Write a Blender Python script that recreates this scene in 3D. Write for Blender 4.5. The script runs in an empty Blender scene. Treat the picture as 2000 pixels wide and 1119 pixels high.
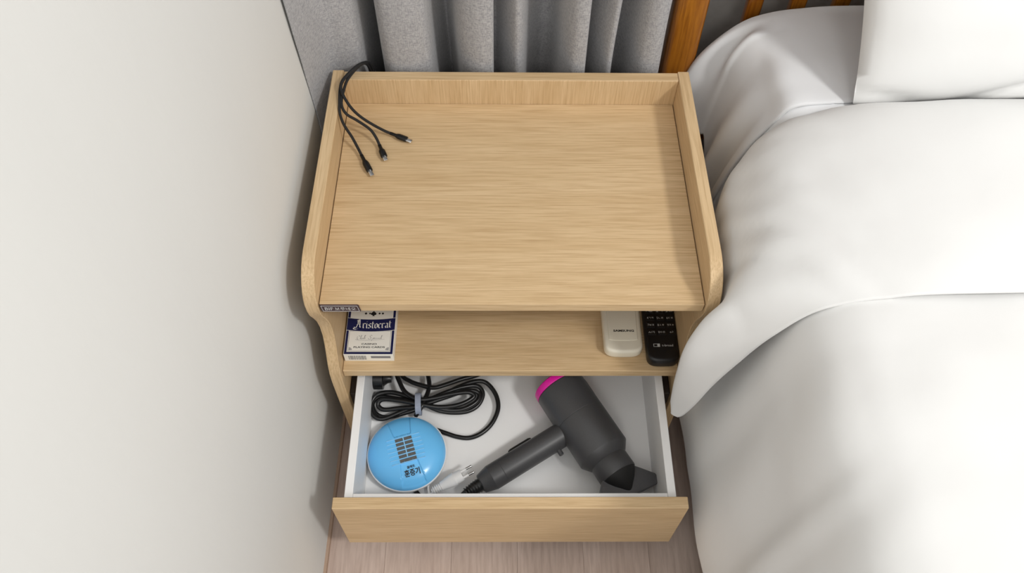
import bpy, bmesh, math, random
from mathutils import Vector, Matrix, noise
random.seed(7)
S = bpy.context.scene
COL = S.collection
V = Vector
ZT = 0.41                       # height of the nightstand's top board above the floor

# ------------------------------------------------------------------ camera
F_PX = 1583.2
CAM = V((-0.0134, -0.5015, 0.7963 + ZT))
PITCH, YAW, ROLL = 0.9867, 0.0245, 0.0220
_fw = V((math.sin(YAW) * math.cos(PITCH), math.cos(YAW) * math.cos(PITCH), -math.sin(PITCH)))
_r0 = V((math.cos(YAW), -math.sin(YAW), 0))
_u0 = _r0.cross(_fw)
_r = _r0 * math.cos(ROLL) + _u0 * math.sin(ROLL)
_u = _u0 * math.cos(ROLL) - _r0 * math.sin(ROLL)
cd = bpy.data.cameras.new('camera')
cam = bpy.data.objects.new('camera', cd)
COL.objects.link(cam)
cam.matrix_world = Matrix(((_r.x, _u.x, -_fw.x, CAM.x), (_r.y, _u.y, -_fw.y, CAM.y), (_r.z, _u.z, -_fw.z, CAM.z), (0, 0, 0, 1)))
cd.sensor_fit = 'HORIZONTAL'
cd.sensor_width = 36.0
cd.lens = F_PX * 36.0 / 2000.0
cd.clip_start = 0.01
S.camera = cam


def px(u, v, z):
    """point of the room at height z (relative to the top board) seen at photo pixel u, v"""
    d = _fw + _r * ((u - 1000) / F_PX) + _u * ((559.5 - v) / F_PX)
    return CAM + d * ((z + ZT - CAM.z) / d.z)


# ------------------------------------------------------------------ world and light
w = bpy.data.worlds.new('room_light')
S.world = w
w.use_nodes = True
bg = w.node_tree.nodes['Background']
bg.inputs[0].default_value = (1.0, 0.992, 0.978, 1)
bg.inputs[1].default_value = 1.0
ld = bpy.data.lights.new('ceiling_lamp', 'AREA')
ld.shape = 'DISK'
ld.size = 0.34
ld.energy = 27
ld.color = (1.0, 0.985, 0.955)
lamp = bpy.data.objects.new('ceiling_lamp', ld)
COL.objects.link(lamp)
lamp.location = (1.42, -1.0, 2.30)
lamp.rotation_euler = (V((0.1, 0.0, ZT)) - lamp.location).to_track_quat('-Z', 'Y').to_euler()
ed = bpy.data.lights.new('fill_lamp', 'AREA')  # added fill, no known fixture; brightens the drawer front, shelf and floor
ed.shape = 'DISK'
ed.size = 0.5
ed.energy = 7
ed.color = (1.0, 0.97, 0.93)
fill = bpy.data.objects.new('fill_lamp', ed)
COL.objects.link(fill)
fill.location = (-0.05, -2.1, 2.30)
fill.rotation_euler = (V((0.0, -0.1, 0.2)) - fill.location).to_track_quat('-Z', 'Y').to_euler()
S.view_settings.view_transform = 'Standard'
S.view_settings.look = 'None'
S.view_settings.gamma = 1.0
S.view_settings.use_curve_mapping = False
S.view_settings.exposure = 0.0


# ------------------------------------------------------------------ materials
def lin(c):
    return tuple(((x / 255) / 12.92 if x / 255 <= 0.04045 else ((x / 255 + 0.055) / 1.055) ** 2.4) for x in c)


def mat(name, rgb, rough=0.5, metal=0.0, spec=0.5, var=0.0, vscale=40, bump=0.0, bscale=200, sheen=0.0, coat=0.0, coords='Object', stretch=(1, 1, 1)):
    m = bpy.data.materials.new(name)
    m.use_nodes = True
    nt = m.node_tree
    b = nt.nodes['Principled BSDF']
    c = lin(rgb)
    b.inputs['Base Color'].default_value = (*c, 1)
    b.inputs['Roughness'].default_value = rough
    b.inputs['Metallic'].default_value = metal
    b.inputs['Specular IOR Level'].default_value = spec
    if sheen:
        b.inputs['Sheen Weight'].default_value = sheen
    if coat:
        b.inputs['Coat Weight'].default_value = coat
        b.inputs['Coat Roughness'].default_value = 0.12
    if var or bump:
        tc = nt.nodes.new('ShaderNodeTexCoord')
        mp = nt.nodes.new('ShaderNodeMapping')
        mp.inputs['Scale'].default_value = stretch
        nt.links.new(tc.outputs[coords], mp.inputs['Vector'])
    if var:
        n = nt.nodes.new('ShaderNodeTexNoise')
        n.inputs['Scale'].default_value = vscale
        n.inputs['Detail'].default_value = 5
        nt.links.new(mp.outputs[0], n.inputs['Vector'])
        r = nt.nodes.new('ShaderNodeValToRGB')
        r.color_ramp.elements[0].position = 0.3
        r.color_ramp.elements[1].position = 0.7
        r.color_ramp.elements[0].color = (*[x * (1 - var) for x in c], 1)
        r.color_ramp.elements[1].color = (*[min(1, x * (1 + var)) for x in c], 1)
        nt.links.new(n.outputs['Fac'], r.inputs[0])
        nt.links.new(r.outputs[0], b.inputs['Base Color'])
    if bump:
        n = nt.nodes.new('ShaderNodeTexNoise')
        n.inputs['Scale'].default_value = bscale
        n.inputs['Detail'].default_value = 3
        nt.links.new(mp.outputs[0], n.inputs['Vector'])
        bp = nt.nodes.new('ShaderNodeBump')
        bp.inputs['Strength'].default_value = bump
        bp.inputs['Distance'].default_value = 0.002
        nt.links.new(n.outputs['Fac'], bp.inputs['Height'])
        nt.links.new(bp.outputs[0], b.inputs['Normal'])
    return m


def wood(name, axis, light, mid, dark, rough=0.5, fine=1.0, coat=0.0):
    """straight grain along an axis: broad bands plus short fine streaks"""
    m = bpy.data.materials.new(name)
    m.use_nodes = True
    nt = m.node_tree
    N, L = nt.nodes, nt.links
    b = N['Principled BSDF']
    b.inputs['Roughness'].default_value = rough
    b.inputs['Specular IOR Level'].default_value = 0.35
    b.inputs['Coat Weight'].default_value = coat
    b.inputs['Coat Roughness'].default_value = 0.2
    tc = N.new('ShaderNodeTexCoord')

    def layer(across, along, detail):
        mp = N.new('ShaderNodeMapping')
        s = [across] * 3
        s[axis] = along
        mp.inputs['Scale'].default_value = s
        L.new(tc.outputs['Object'], mp.inputs['Vector'])
        n = N.new('ShaderNodeTexNoise')
        n.inputs['Scale'].default_value = 1.0
        n.inputs['Detail'].default_value = detail
        n.inputs['Roughness'].default_value = 0.6
        L.new(mp.outputs[0], n.inputs['Vector'])
        return n
    a = layer(34 * fine, 2.2, 4)
    f = layer(520 * fine, 16, 3)
    r = N.new('ShaderNodeValToRGB')
    e = r.color_ramp.elements
    e[0].position, e[1].position = 0.30, 0.68
    e[0].color, e[1].color = (*lin(mid), 1), (*lin(light), 1)
    L.new(a.outputs['Fac'], r.inputs[0])
    r2 = N.new('ShaderNodeValToRGB')
    e = r2.color_ramp.elements
    e[0].position, e[1].position = 0.28, 0.60
    e[0].color, e[1].color = (0.75, 0.75, 0.75, 1), (0, 0, 0, 1)
    L.new(f.outputs['Fac'], r2.inputs[0])
    mx = N.new('ShaderNodeMix')
    mx.data_type = 'RGBA'
    L.new(r2.outputs[0], mx.inputs[0])
    L.new(r.outputs[0], mx.inputs[6])
    mx.inputs[7].default_value = (*lin(dark), 1)
    L.new(mx.outputs[2], b.inputs['Base Color'])
    bp = N.new('ShaderNodeBump')
    bp.inputs['Strength'].default_value = 0.12
    bp.inputs['Distance'].default_value = 0.0006
    L.new(f.outputs['Fac'], bp.inputs['Height'])
    L.new(bp.outputs[0], b.inputs['Normal'])
    return m


def weave(name, c1, c2, scale=420, rough=0.9):
    """linen weave: two crossed stretched noises"""
    m = bpy.data.materials.new(name)
    m.use_nodes = True
    nt = m.node_tree
    N, L = nt.nodes, nt.links
    b = N['Principled BSDF']
    b.inputs['Roughness'].default_value = rough
    b.inputs['Specular IOR Level'].default_value = 0.15
    b.inputs['Sheen Weight'].default_value = 0.25
    tc = N.new('ShaderNodeTexCoord')
    outs = []
    for st in ((1, 1, 0.25), (0.22, 0.22, 1)):
        mp = N.new('ShaderNodeMapping')
        mp.inputs['Scale'].default_value = [scale * q for q in st]
        L.new(tc.outputs['Object'], mp.inputs['Vector'])
        n = N.new('ShaderNodeTexNoise')
        n.inputs['Scale'].default_value = 1
        n.inputs['Detail'].default_value = 2
        L.new(mp.outputs[0], n.inputs['Vector'])
        outs.append(n.outputs['Fac'])
    ad = N.new('ShaderNodeMath')
    ad.operation = 'ADD'
    L.new(outs[0], ad.inputs[0])
    L.new(outs[1], ad.inputs[1])
    hf = N.new('ShaderNodeMath')
    hf.operation = 'MULTIPLY'
    hf.inputs[1].default_value = 0.5
    L.new(ad.outputs[0], hf.inputs[0])
    r = N.new('ShaderNodeValToRGB')
    e = r.color_ramp.elements
    e[0].position, e[1].position = 0.36, 0.62
    e[0].color, e[1].color = (*lin(c1), 1), (*lin(c2), 1)
    L.new(hf.outputs[0], r.inputs[0])
    L.new(r.outputs[0], b.inputs['Base Color'])
    bp = N.new('ShaderNodeBump')
    bp.inputs['Strength'].default_value = 0.3
    bp.inputs['Distance'].default_value = 0.001
    L.new(hf.outputs[0], bp.inputs['Height'])
    L.new(bp.outputs[0], b.inputs['Normal'])
    return m


OAK = ((214, 187, 148), (202, 173, 132), (176, 145, 104))
M = {
    'oak_x': wood('oak_grain_across', 0, *OAK),
    'oak_y': wood('oak_grain_deep', 1, *OAK),
    'oak_z': wood('oak_grain_upright', 2, *OAK),
    'bedwood': wood('amber_varnished_wood', 2, (176, 112, 34), (150, 88, 22), (112, 58, 12), rough=0.28, fine=0.5, coat=0.5),
    'wall': mat('ivory_wallpaper', (217, 217, 214), 0.85, var=0.015, vscale=6, bump=0.10, bscale=90, stretch=(1, 1, 0.35)),
    'wall_back': mat('grey_back_wall', (188, 186, 182), 0.9, var=0.06, vscale=60, bump=0.1),
    'white_board': mat('white_melamine', (240, 240, 240), 0.42, var=0.01, vscale=10),
    'floor_a': wood('greige_laminate', 1, (208, 189, 178), (190, 170, 158), (172, 151, 140), rough=0.45, fine=0.35),
    'floor_b': wood('greige_laminate_dark', 1, (200, 181, 170), (184, 164, 152), (166, 146, 134), rough=0.45, fine=0.35),
    'joint': mat('floor_underlay', (96, 80, 72), 0.8, var=0.1),
    'skirting': mat('tan_skirting', (176, 150, 130), 0.6, var=0.05),
    'linen': weave('grey_linen_curtain', (138, 138, 141), (176, 175, 176), scale=900),
    'cotton': mat('white_cotton', (224, 224, 223), 0.85, spec=0.2, bump=0.55, bscale=16, sheen=0.15),
    'cotton_sheet': mat('white_percale', (228, 229, 231), 0.85, spec=0.2, bump=0.2, bscale=34, sheen=0.1),
    'mattress': mat('mattress_ticking', (200, 198, 194), 0.9, var=0.03),
    'dark_base': mat('dark_bed_base', (46, 36, 30), 0.7, var=0.1),
    'black_rubber': mat('black_rubber', (22, 22, 23), 0.32, var=0.1, vscale=200),
    'braid': mat('black_braid', (26, 24, 24), 0.6, bump=0.6, bscale=1800, var=0.2, vscale=1500),
    'black_gloss': mat('black_plastic', (14, 14, 15), 0.25, var=0.05),
    'steel': mat('steel', (205, 205, 205), 0.25, 1.0, var=0.03),
    'plate': mat('badge_enamel', (62, 42, 46), 0.35, var=0.05),
    'silver': mat('badge_silver', (222, 220, 218), 0.4, 0.2, var=0.03),
    'card_white': mat('card_white', (236, 234, 226), 0.5, var=0.015, vscale=60),
    'navy': mat('navy_print', (20, 27, 74), 0.45, var=0.06, vscale=300),
    'ink_grey': mat('grey_print', (126, 126, 130), 0.6, var=0.05),
    'ink_black': mat('black_print', (30, 30, 32), 0.6, var=0.05),
    'white_plastic': mat('ivory_plastic', (226, 220, 203), 0.38, var=0.015, vscale=20),
    'key_print': mat('pale_key_print', (190, 192, 192), 0.5, var=0.03),
    'remote_black': mat('remote_black', (15, 15, 17), 0.42, var=0.1, vscale=90),
    'blue': mat('sky_blue_plastic', (112, 196, 252), 0.24, var=0.02, vscale=15),
    'pale_blue': mat('blue_rib_edge', (150, 208, 246), 0.3, var=0.02),
    'vent_dark': mat('vent_dark', (92, 92, 90), 0.6, var=0.15, vscale=250),
    'pure_white': mat('white_plastic', (232, 232, 232), 0.35, var=0.015),
    'dryer': mat('graphite_soft_touch', (66, 66, 68), 0.40, var=0.04, vscale=400),
    'dryer_blade': mat('slate_plastic', (88, 88, 91), 0.42, var=0.04, vscale=300),
    'dryer_dark': mat('charcoal_plastic', (26, 26, 27), 0.5, var=0.05, vscale=300),
    'magenta': mat('magenta_plastic', (222, 24, 156), 0.35, var=0.03),
    'velcro': mat('grey_velcro', (160, 168, 186), 0.9, bump=0.6, bscale=1500, var=0.1, vscale=800),
    'sticker': mat('grey_sticker', (176, 176, 172), 0.5, var=0.12, vscale=500),
}


# ------------------------------------------------------------------ object helpers
def thing(name, label, cat, loc, group=None):
    o = bpy.data.objects.new(name, None)
    COL.objects.link(o)
    o.empty_display_size = 0.02
    o.location = loc
    o['label'] = label
    o['category'] = cat
    if group:
        o['group'] = group
    return o


def world_loc(o):
    p = V((0, 0, 0))
    while o is not None:
        p += o.location
        o = o.parent
    return p


def obj(name, bm, m, parent=None, smooth=None, label=None, origin=None):
    """link a bmesh given in room coordinates as one mesh object (child of parent)"""
    base = world_loc(parent) if parent else (V(origin) if origin else V((0, 0, 0)))
    bmesh.ops.translate(bm, verts=bm.verts, vec=-base)
    me = bpy.data.meshes.new(name)
    bm.to_mesh(me)
    bm.free()
    me.materials.append(M[m])
    if smooth is not None:
        for p in me.polygons:
            p.use_smooth = True
        if smooth > 0:
            me.set_sharp_from_angle(angle=math.radians(smooth))
    o = bpy.data.objects.new(name, me)
    COL.objects.link(o)
    if parent:
        o.parent = parent
    else:
        o.location = base
    if label:
        o['label'] = label
    return o


def tag(o, label, cat, group=None):
    o['label'] = label
    o['category'] = cat
    if group:
        o['group'] = group
    return o


def struct(o):
    o['kind'] = 'structure'
    return o


def bm_box(x0, x1, y0, y1, z0, z1, bevel=0.0, seg=2, bm=None):
    bm = bm or bmesh.new()
    r = bmesh.ops.create_cube(bm, size=1)
    for v in r['verts']:
        v.co = V((x0 + (v.co.x + .5) * (x1 - x0), y0 + (v.co.y + .5) * (y1 - y0), z0 + (v.co.z + .5) * (z1 - z0)))
    if bevel:
        ed = {e for v in r['verts'] for e in v.link_edges}
        bmesh.ops.bevel(bm, geom=list(ed), offset=bevel, segments=seg, profile=0.5, affect='EDGES')
    return bm


def bm_prism(poly, lo, hi, axis, bevel=0.0, seg=2):
    """polygon (list of 2D points) extruded from lo to hi along an axis (0=x: poly is (y,z); 1=y: (x,z); 2=z: (x,y))"""
    bm = bmesh.new()

    def P(a, b, t):
        return V((t, a, b)) if axis == 0 else V((a, t, b)) if axis == 1 else V((a, b, t))
    v0 = [bm.verts.new(P(a, b, lo)) for a, b in poly]
    v1 = [bm.verts.new(P(a, b, hi)) for a, b in poly]
    n = len(poly)
    f0 = bm.faces.new(v0)
    f1 = bm.faces.new(v1)
    for i in range(n):
        bm.faces.new((v0[i], v0[(i + 1) % n], v1[(i + 1) % n], v1[i]))
    bmesh.ops.recalc_face_normals(bm, faces=bm.faces)
    if bevel:
        ed = list({e for f in (f0, f1) for e in f.edges})
        bmesh.ops.bevel(bm, geom=ed, offset=bevel, segments=seg, profile=0.5, affect='EDGES')
    return bm


def catmull(pts, n=8, closed=False):
    pts = [V(p) for p in pts]
    out = []
    k = len(pts)
    rng = k if closed else k - 1
    for i in range(rng):
        if closed:
            p0, p1, p2, p3 = pts[i - 1], pts[i], pts[(i + 1) % k], pts[(i + 2) % k]
        else:
            p0, p1, p2, p3 = pts[max(i - 1, 0)], pts[i], pts[i + 1], pts[min(i + 2, k - 1)]
        for j in range(n):
            t = j / n
            out.append(0.5 * ((2 * p1) + (p2 - p0) * t + (2 * p0 - 5 * p1 + 4 * p2 - p3) * t * t + (3 * p1 - p0 - 3 * p2 + p3) * t ** 3))
    if not closed:
        out.append(pts[-1])
    return out


def bm_tube(path, rad, seg=10, bm=None, squash=None, up=None):
    """tube along a list of points; rad a number or a list; squash=(a,b) scales the two ring axes"""
    bm = bm or bmesh.new()
    n = len(path)
    R = rad if isinstance(rad, (list, tuple)) else [rad] * n
    rings = []
    t0 = (path[1] - path[0]).normalized()
    ref = V(up) if up else (V((0, 0, 1)) if abs(t0.z) < 0.9 else V((1, 0, 0)))
    a = t0.cross(ref).normalized()
    sa, sb = squash or (1, 1)
    for i in range(n):
        t = (path[min(i + 1, n - 1)] - path[max(i - 1, 0)]).normalized()
        a = (a - t * a.dot(t)).normalized()
        b = t.cross(a)
        rings.append([bm.verts.new(path[i] + (a * math.cos(2 * math.pi * k / seg) * sa + b * math.sin(2 * math.pi * k / seg) * sb) * R[i]) for k in range(seg)])
    for i in range(n - 1):
        for k in range(seg):
            bm.faces.new((rings[i][k], rings[i][(k + 1) % seg], rings[i + 1][(k + 1) % seg], rings[i + 1][k]))
    bm.faces.new(rings[0][::-1])
    bm.faces.new(rings[-1])
    bmesh.ops.recalc_face_normals(bm, faces=bm.faces)
    return bm


def bm_lathe(profile, origin, axis, seg=40, cap0=True, cap1=True):
    """profile: list of (distance along axis, radius)"""
    bm = bmesh.new()
    ax = V(axis).normalized()
    ref = V((0, 0, 1)) if abs(ax.z) < 0.9 else V((1, 0, 0))
    a = ax.cross(ref).normalized()
    b = ax.cross(a)
    o = V(origin)
    rings = [[bm.verts.new(o + ax * s + (a * math.cos(2 * math.pi * k / seg) + b * math.sin(2 * math.pi * k / seg)) * r) for k in range(seg)] for s, r in profile]
    for i in range(len(rings) - 1):
        for k in range(seg):
            bm.faces.new((rings[i][k], rings[i][(k + 1) % seg], rings[i + 1][(k + 1) % seg], rings[i + 1][k]))
    if cap0:
        bm.faces.new(rings[0][::-1])
    if cap1:
        bm.faces.new(rings[-1])
    bmesh.ops.recalc_face_normals(bm, faces=bm.faces)
    return bm


def bm_text(s, height, origin, xdir, ydir, lift=0.0002, align='CENTER', bold=0.0, width=None, shear=0.0):
    """lettering as a thin mesh; xdir/ydir are the baseline and up directions; width squeezes to fit"""
    cu = bpy.data.curves.new('lettering', 'FONT')
    cu.body = s
    cu.size = 1.0
    cu.align_x = align
    cu.align_y = 'CENTER'
    cu.offset = bold
    cu.shear = shear
    cu.resolution_u = 3
    t = bpy.data.objects.new('lettering', cu)
    COL.objects.link(t)
    bpy.context.view_layer.update()
    me = bpy.data.meshes.new_from_object(t.evaluated_get(bpy.context.evaluated_depsgraph_get()))
    bpy.data.objects.remove(t)
    bpy.data.curves.remove(cu)
    bm = bmesh.new()
    bm.from_mesh(me)
    bpy.data.meshes.remove(me)
    xs = [v.co.x for v in bm.verts]
    ys = [v.co.y for v in bm.verts]
    if not xs:
        return bm
    w0, h0 = max(xs) - min(xs), max(ys) - min(ys)
    cx, cy = (max(xs) + min(xs)) / 2, (max(ys) + min(ys)) / 2
    sy = height / h0
    sx = width / w0 if width else sy
    X, Y = V(xdir).normalized(), V(ydir).normalized()
    Z = X.cross(Y).normalized()
    o = V(origin)
    for v in bm.verts:
        v.co = o + X * ((v.co.x - cx) * sx) + Y * ((v.co.y - cy) * sy) + Z * lift
    return bm


def merge(*bms):
    out = bmesh.new()
    for b in bms:
        me = bpy.data.meshes.new('tmp')
        b.to_mesh(me)
        b.free()
        out.from_mesh(me)
        bpy.data.meshes.remove(me)
    return out


def bm_surface(net, nu=10, nv=10, wrinkle=None):
    """smooth surface through a net of control points (rows of points)"""
    rows = [catmull(r, nu) for r in net]
    cols = list(zip(*rows))
    grid = [catmull(c, nv) for c in cols]          # grid[u][v]
    bm = bmesh.new()
    nU, nV = len(grid), len(grid[0])
    if wrinkle:
        new = []
        for i in range(nU):
            cl = []
            for j in range(nV):
                a = grid[min(i + 1, nU - 1)][j] - grid[max(i - 1, 0)][j]
                b = grid[i][min(j + 1, nV - 1)] - grid[i][max(j - 1, 0)]
                n = a.cross(b)
                n = n.normalized() if n.length > 1e-12 else V((0, 0, 1))
                cl.append(grid[i][j] + n * wrinkle(grid[i][j], i / (nU - 1), j / (nV - 1)))
            new.append(cl)
        grid = new
    vs = [[bm.verts.new(p) for p in c] for c in grid]
    for i in range(nU - 1):
        for j in range(nV - 1):
            bm.faces.new((vs[i][j], vs[i + 1][j], vs[i + 1][j + 1], vs[i][j + 1]))
    bmesh.ops.recalc_face_normals(bm, faces=bm.faces)
    return bm


def solid(o, t, offset=0.0):
    md = o.modifiers.new('thickness', 'SOLIDIFY')
    md.thickness = t
    md.offset = offset
    return o


# ================================================================== setting
# wall on the left, very slightly out of square with the nightstand
def wall_x(y):
    return -0.2655 + 0.010 * y


bm = bmesh.new()
y0, y1 = -1.3, 0.58
q = [bm.verts.new((wall_x(y) - d, y, z)) for z in (0, 2.4) for y, d in ((y0, 0), (y1, 0), (y1, .08), (y0, .08))]
for f in ((0, 1, 2, 3), (4, 5, 6, 7), (0, 1, 5, 4), (1, 2, 6, 5), (2, 3, 7, 6), (3, 0, 4, 7)):
    bm.faces.new([q[i] for i in f])
bmesh.ops.recalc_face_normals(bm, faces=bm.faces)
struct(obj('wall_left', bm, 'wall'))
struct(obj('wall_back', bm_box(wall_x(.5), 1.6, 0.52, 0.58, 0, 2.4), 'wall_back'))
fl = struct(obj('floor', bm_box(wall_x(0), 1.6, -1.3, 0.52, -0.06, -0.0085), 'joint'))
pw = 0.0965
k = 0
x = wall_x(-1.3)
while x < 1.6:
    x1 = min(x + pw, 1.6)
    cut = -0.95 + (k % 3) * 0.2
    for a, b in ((-1.3, cut), (cut, 0.52)):
        obj('plank', bm_box(x + .0001, x1 - .0001, a + .0001, b - .0001, -0.0085, 0, 0.0003, 1), 'floor_a' if (k * 7 + (a > -1)) % 3 else 'floor_b', fl)
    x = x1
    k += 1
bm = bmesh.new()
q = [bm.verts.new((wall_x(y) + d, y, z)) for z in (0, 0.009) for y, d in ((-1.29, 0.0), (0.49, 0.0), (0.49, .004), (-1.29, .004))]
for f in ((0, 1, 2, 3), (4, 5, 6, 7), (0, 1, 5, 4), (1, 2, 6, 5), (2, 3, 7, 6), (3, 0, 4, 7)):
    bm.faces.new([q[i] for i in f])
bmesh.ops.recalc_face_normals(bm, faces=bm.faces)
struct(obj('baseboard_left', bm, 'skirting'))

# ================================================================== nightstand
HW, T, D = 0.225, 0.015, 0.3274
ns = thing('nightstand', 'light oak nightstand with raised rim, open shelf and pulled-out drawer', 'nightstand', (0, 0.16, 0))
HB = 0.0445
prof = [(D + .016, 0), (D + .016, HB + ZT), (.046, HB + ZT)]
prof += [(.046 - .050 * math.sin(a), HB + ZT - .046 * (1 - math.cos(a))) for a in [math.radians(d) for d in (12, 25, 38, 50, 62, 74, 86)]]
for z, y in ((-.012, -.0035), (-.026, -.0005), (-.042, .006), (-.060, .0125), (-.080, .016), (-.100, .015), (-.118, .010), (-.135, .003), (-.150, -.003), (-.165, -.0065), (-.185, -.008), (-.24, -.008), (-.30, -.007), (-.41, -.006)):
    prof.append((y, z + ZT))
for s in (-1, 1):
    a, b = sorted((s * HW, s * (HW + T)))
    sp = obj('side_panel', bm_prism(prof, a, b, 0, 0.0008, 1), 'oak_y', ns, smooth=30)
    sp.data.materials.append(M['oak_z'])
    for f in sp.data.polygons:
        if abs(f.normal.y) > .62 and abs(f.normal.x) < .6:
            f.material_index = 1
obj('back_panel', bm_box(-HW, HW, D, D + .0155, .06, ZT + .0425, .0008, 1), 'oak_z', ns)
obj('back_panel_edge', bm_box(-HW + .0003, HW - .0003, D + .0003, D + .0152, ZT + .0425, ZT + .0432, .0003, 1), 'oak_x', ns)
obj('top_board', bm_box(-HW + .0009, HW - .0009, 0, D - .0002, ZT - T, ZT, .0009, 2), 'oak_x', ns)
obj('shelf', bm_box(-HW + .0005, HW - .0005, 0.0016, D - .0002, ZT - .1697 - T, ZT - .1697, .0009, 2), 'oak_x', ns)
obj('bottom_board', bm_box(-HW + .0005, HW - .0005, 0.02, D - .0002, .03, .045, .0009, 1), 'oak_x', ns)
# badge on the front edge of the top board
pl = obj('badge', bm_prism([(-.2235, ZT - .0005), (-.1795, ZT - .0005), (-.1785, ZT - .0018), (-.1772, ZT - .0128), (-.1785, ZT - .0142), (-.2218, ZT - .0142), (-.2232, ZT - .0128)], -.0016, 0, 1, .0002, 1), 'plate', ns)
fr = [(-.2222, ZT - .0016), (-.1803, ZT - .0016), (-.1788, ZT - .0131), (-.2210, ZT - .0131)]
bm = bmesh.new()
for i in range(4):
    a, b = fr[i], fr[(i + 1) % 4]
    bm_tube([V((a[0], -.0017, a[1])), V((b[0], -.0017, b[1]))], .00024, 6, bm)
obj('badge_border', bm, 'silver', pl)
obj('badge_lettering', merge(bm_text('BIF', .0062, (-.2135, -.0017, ZT - .0073), (1, 0, 0), (0, 0, 1), width=.0095),
                             bm_text('보루네오', .0068, (-.1945, -.0017, ZT - .0073), (1, 0, 0), (0, 0, 1), width=.0245)), 'silver', pl)
# drawer
DX, YD, TD, ZD, HD, WD = -0.0007, -0.1728, 0.0150, -0.2071, 0.1461, 0.4494
ZW, WO, WI, ZF = -0.2175, 0.2128, 0.2020, -0.3079
YB = YD + TD + 0.34
dr = obj('drawer', bm_box(DX - WD / 2, DX + WD / 2, YD, YD + TD, ZT + ZD - HD, ZT + ZD, .0009, 2), 'oak_x', ns)
obj('drawer_bottom', bm_box(DX - WI, DX + WI, YD + TD + .0005, YB, ZT + ZF - .008, ZT + ZF, 0), 'white_board', dr)
for s in (-1, 1):
    a, b = sorted((DX + s * WI, DX + s * WO))
    obj('drawer_side', bm_box(a, b, YD + TD + .0003, YB, ZT + ZF - .012, ZT + ZW, .0008, 2), 'white_board', dr)
obj('drawer_inner_front', bm_box(DX - WI + .0002, DX + WI - .0002, YD + TD + .0003, YD + TD + .0085, ZT + ZF - .010, ZT + ZW - .0004, .0006, 1), 'white_board', dr)
obj('drawer_back', bm_box(DX - WI + .0002, DX + WI - .0002, YB - .012, YB - .0002, ZT + ZF + .0001, ZT + ZW - .0004, .0006, 1), 'white_board', dr)
for s in (-1, 1):
    a, b = sorted((s * (WO + .0012), s * (HW - .0004)))
    obj('drawer_runner', bm_box(a, b, -0.0, .30, ZT - .27, ZT - .235, .001, 1), 'dark_base', ns)

# ================================================================== curtain
cv = [(-.2615, .292), (-.254, .322), (-.2465, .346), (-.236, .358), (-.215, .361), (-.203, .372), (-.199, .41), (-.192, .445), (-.184, .43), (-.1785, .38),
      (-.168, .357), (-.145, .351), (-.122, .354), (-.109, .364), (-.104, .40), (-.092, .425), (-.080, .405), (-.068, .372), (-.048, .355),
      (-.029, .353), (-.0235, .362), (-.029, .392), (-.020, .405), (-.006, .384), (.006, .370), (.016, .374), (.024, .402), (.043, .42),
      (.060, .412), (.068, .382), (.079, .360), (.094, .353), (.1005, .360), (.0975, .39), (.106, .405), (.119, .385), (.131, .364), (.139, .364),
      (.1405, .385), (.150, .412), (.163, .398), (.173, .370), (.184, .357), (.196, .356), (.203, .364), (.2045, .385), (.199, .41)]
prof2 = catmull([(a, b if b < .37 else .37 + (b - .37) * 1.7, 0) for a, b in cv], 5)
bm = bmesh.new()
rows = []
NZ = 60
for j in range(NZ + 1):
    z = 0.02 + (2.32 - 0.02) * (j / NZ) ** 1.25
    row = []
    for i, p in enumerate(prof2):
        t = max(0, z - ZT) / 1.0
        x = p.x + 0.004 * noise.noise(V((p.x * 14, z * 5.5, 1.7)))
        y = p.y + 0.012 * max(0, noise.noise(V((p.x * 9, z * 4, 5.1))))
        if p.x < -.2:
            y -= 0.10 * t * min(1, max(0, (-.2 - p.x) / .05))
            x -= 0.000 * t
        else:
            x += (p.x - 0.0) * 0.01 * t
        x = max(x, wall_x(y) + .0015)
        x = min(x, .2080)
        row.append(bm.verts.new((x, y, z)))
    rows.append(row)
for j in range(NZ):
    for i in range(len(prof2) - 1):
        bm.faces.new((rows[j][i], rows[j][i + 1], rows[j + 1][i + 1], rows[j + 1][i]))
bmesh.ops.recalc_face_normals(bm, faces=bm.faces)
cur = obj('curtain', bm, 'linen', smooth=0, origin=(0, .38, .02))
tag(cur, 'grey linen curtain hanging in deep folds behind the nightstand', 'curtain')
solid(cur, .0014)

# ================================================================== bed
bed = thing('bed', 'amber varnished wooden bed frame with slatted headboard behind the white pillow', 'bed', (.8, -.3, 0))
post = [(-.023, -.02), (.023, -.02), (.023, .02), (-.023, .02)]


def upright(name, cx, cy, wx, wy, z0, z1, bev):
    return obj(name, bm_box(cx - wx, cx + wx, cy - wy, cy + wy, z0, z1, bev, 3), 'bedwood', bed, smooth=40)


upright('headboard_post', .2445, .430, .0225, .019, 0, .98, .008)
upright('headboard_post', 1.40, .430, .0225, .019, 0, .98, .008)
xs = .334
while xs < 1.37:
    upright('headboard_slat', xs, .436, .0105, .008, .30, .90, .003)
    xs += .0595
obj('headboard_rail', bm_box(.2675, 1.377, .424, .446, .90, .96, .006, 3), 'bedwood', bed, smooth=40)
obj('headboard_rail', bm_box(.2675, 1.377, .422, .448, .24, .30, .005, 3), 'bedwood', bed, smooth=40)
obj('bed_base', bm_box(.335, 1.32, -1.25, .405, .10, .26, .01, 2), 'dark_base', bed)
for cx in (.40, 1.25):
    for cy in (-1.15, .33):
        obj('leg', bm_box(cx - .025, cx + .025, cy - .025, cy + .025, 0, .10, .004, 2), 'dark_base', bed)
mt = obj('mattress', bm_box(.352, 1.32, -1.25, .400, .262, ZT + .078, .022, 4), 'mattress', bed, smooth=30)


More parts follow.
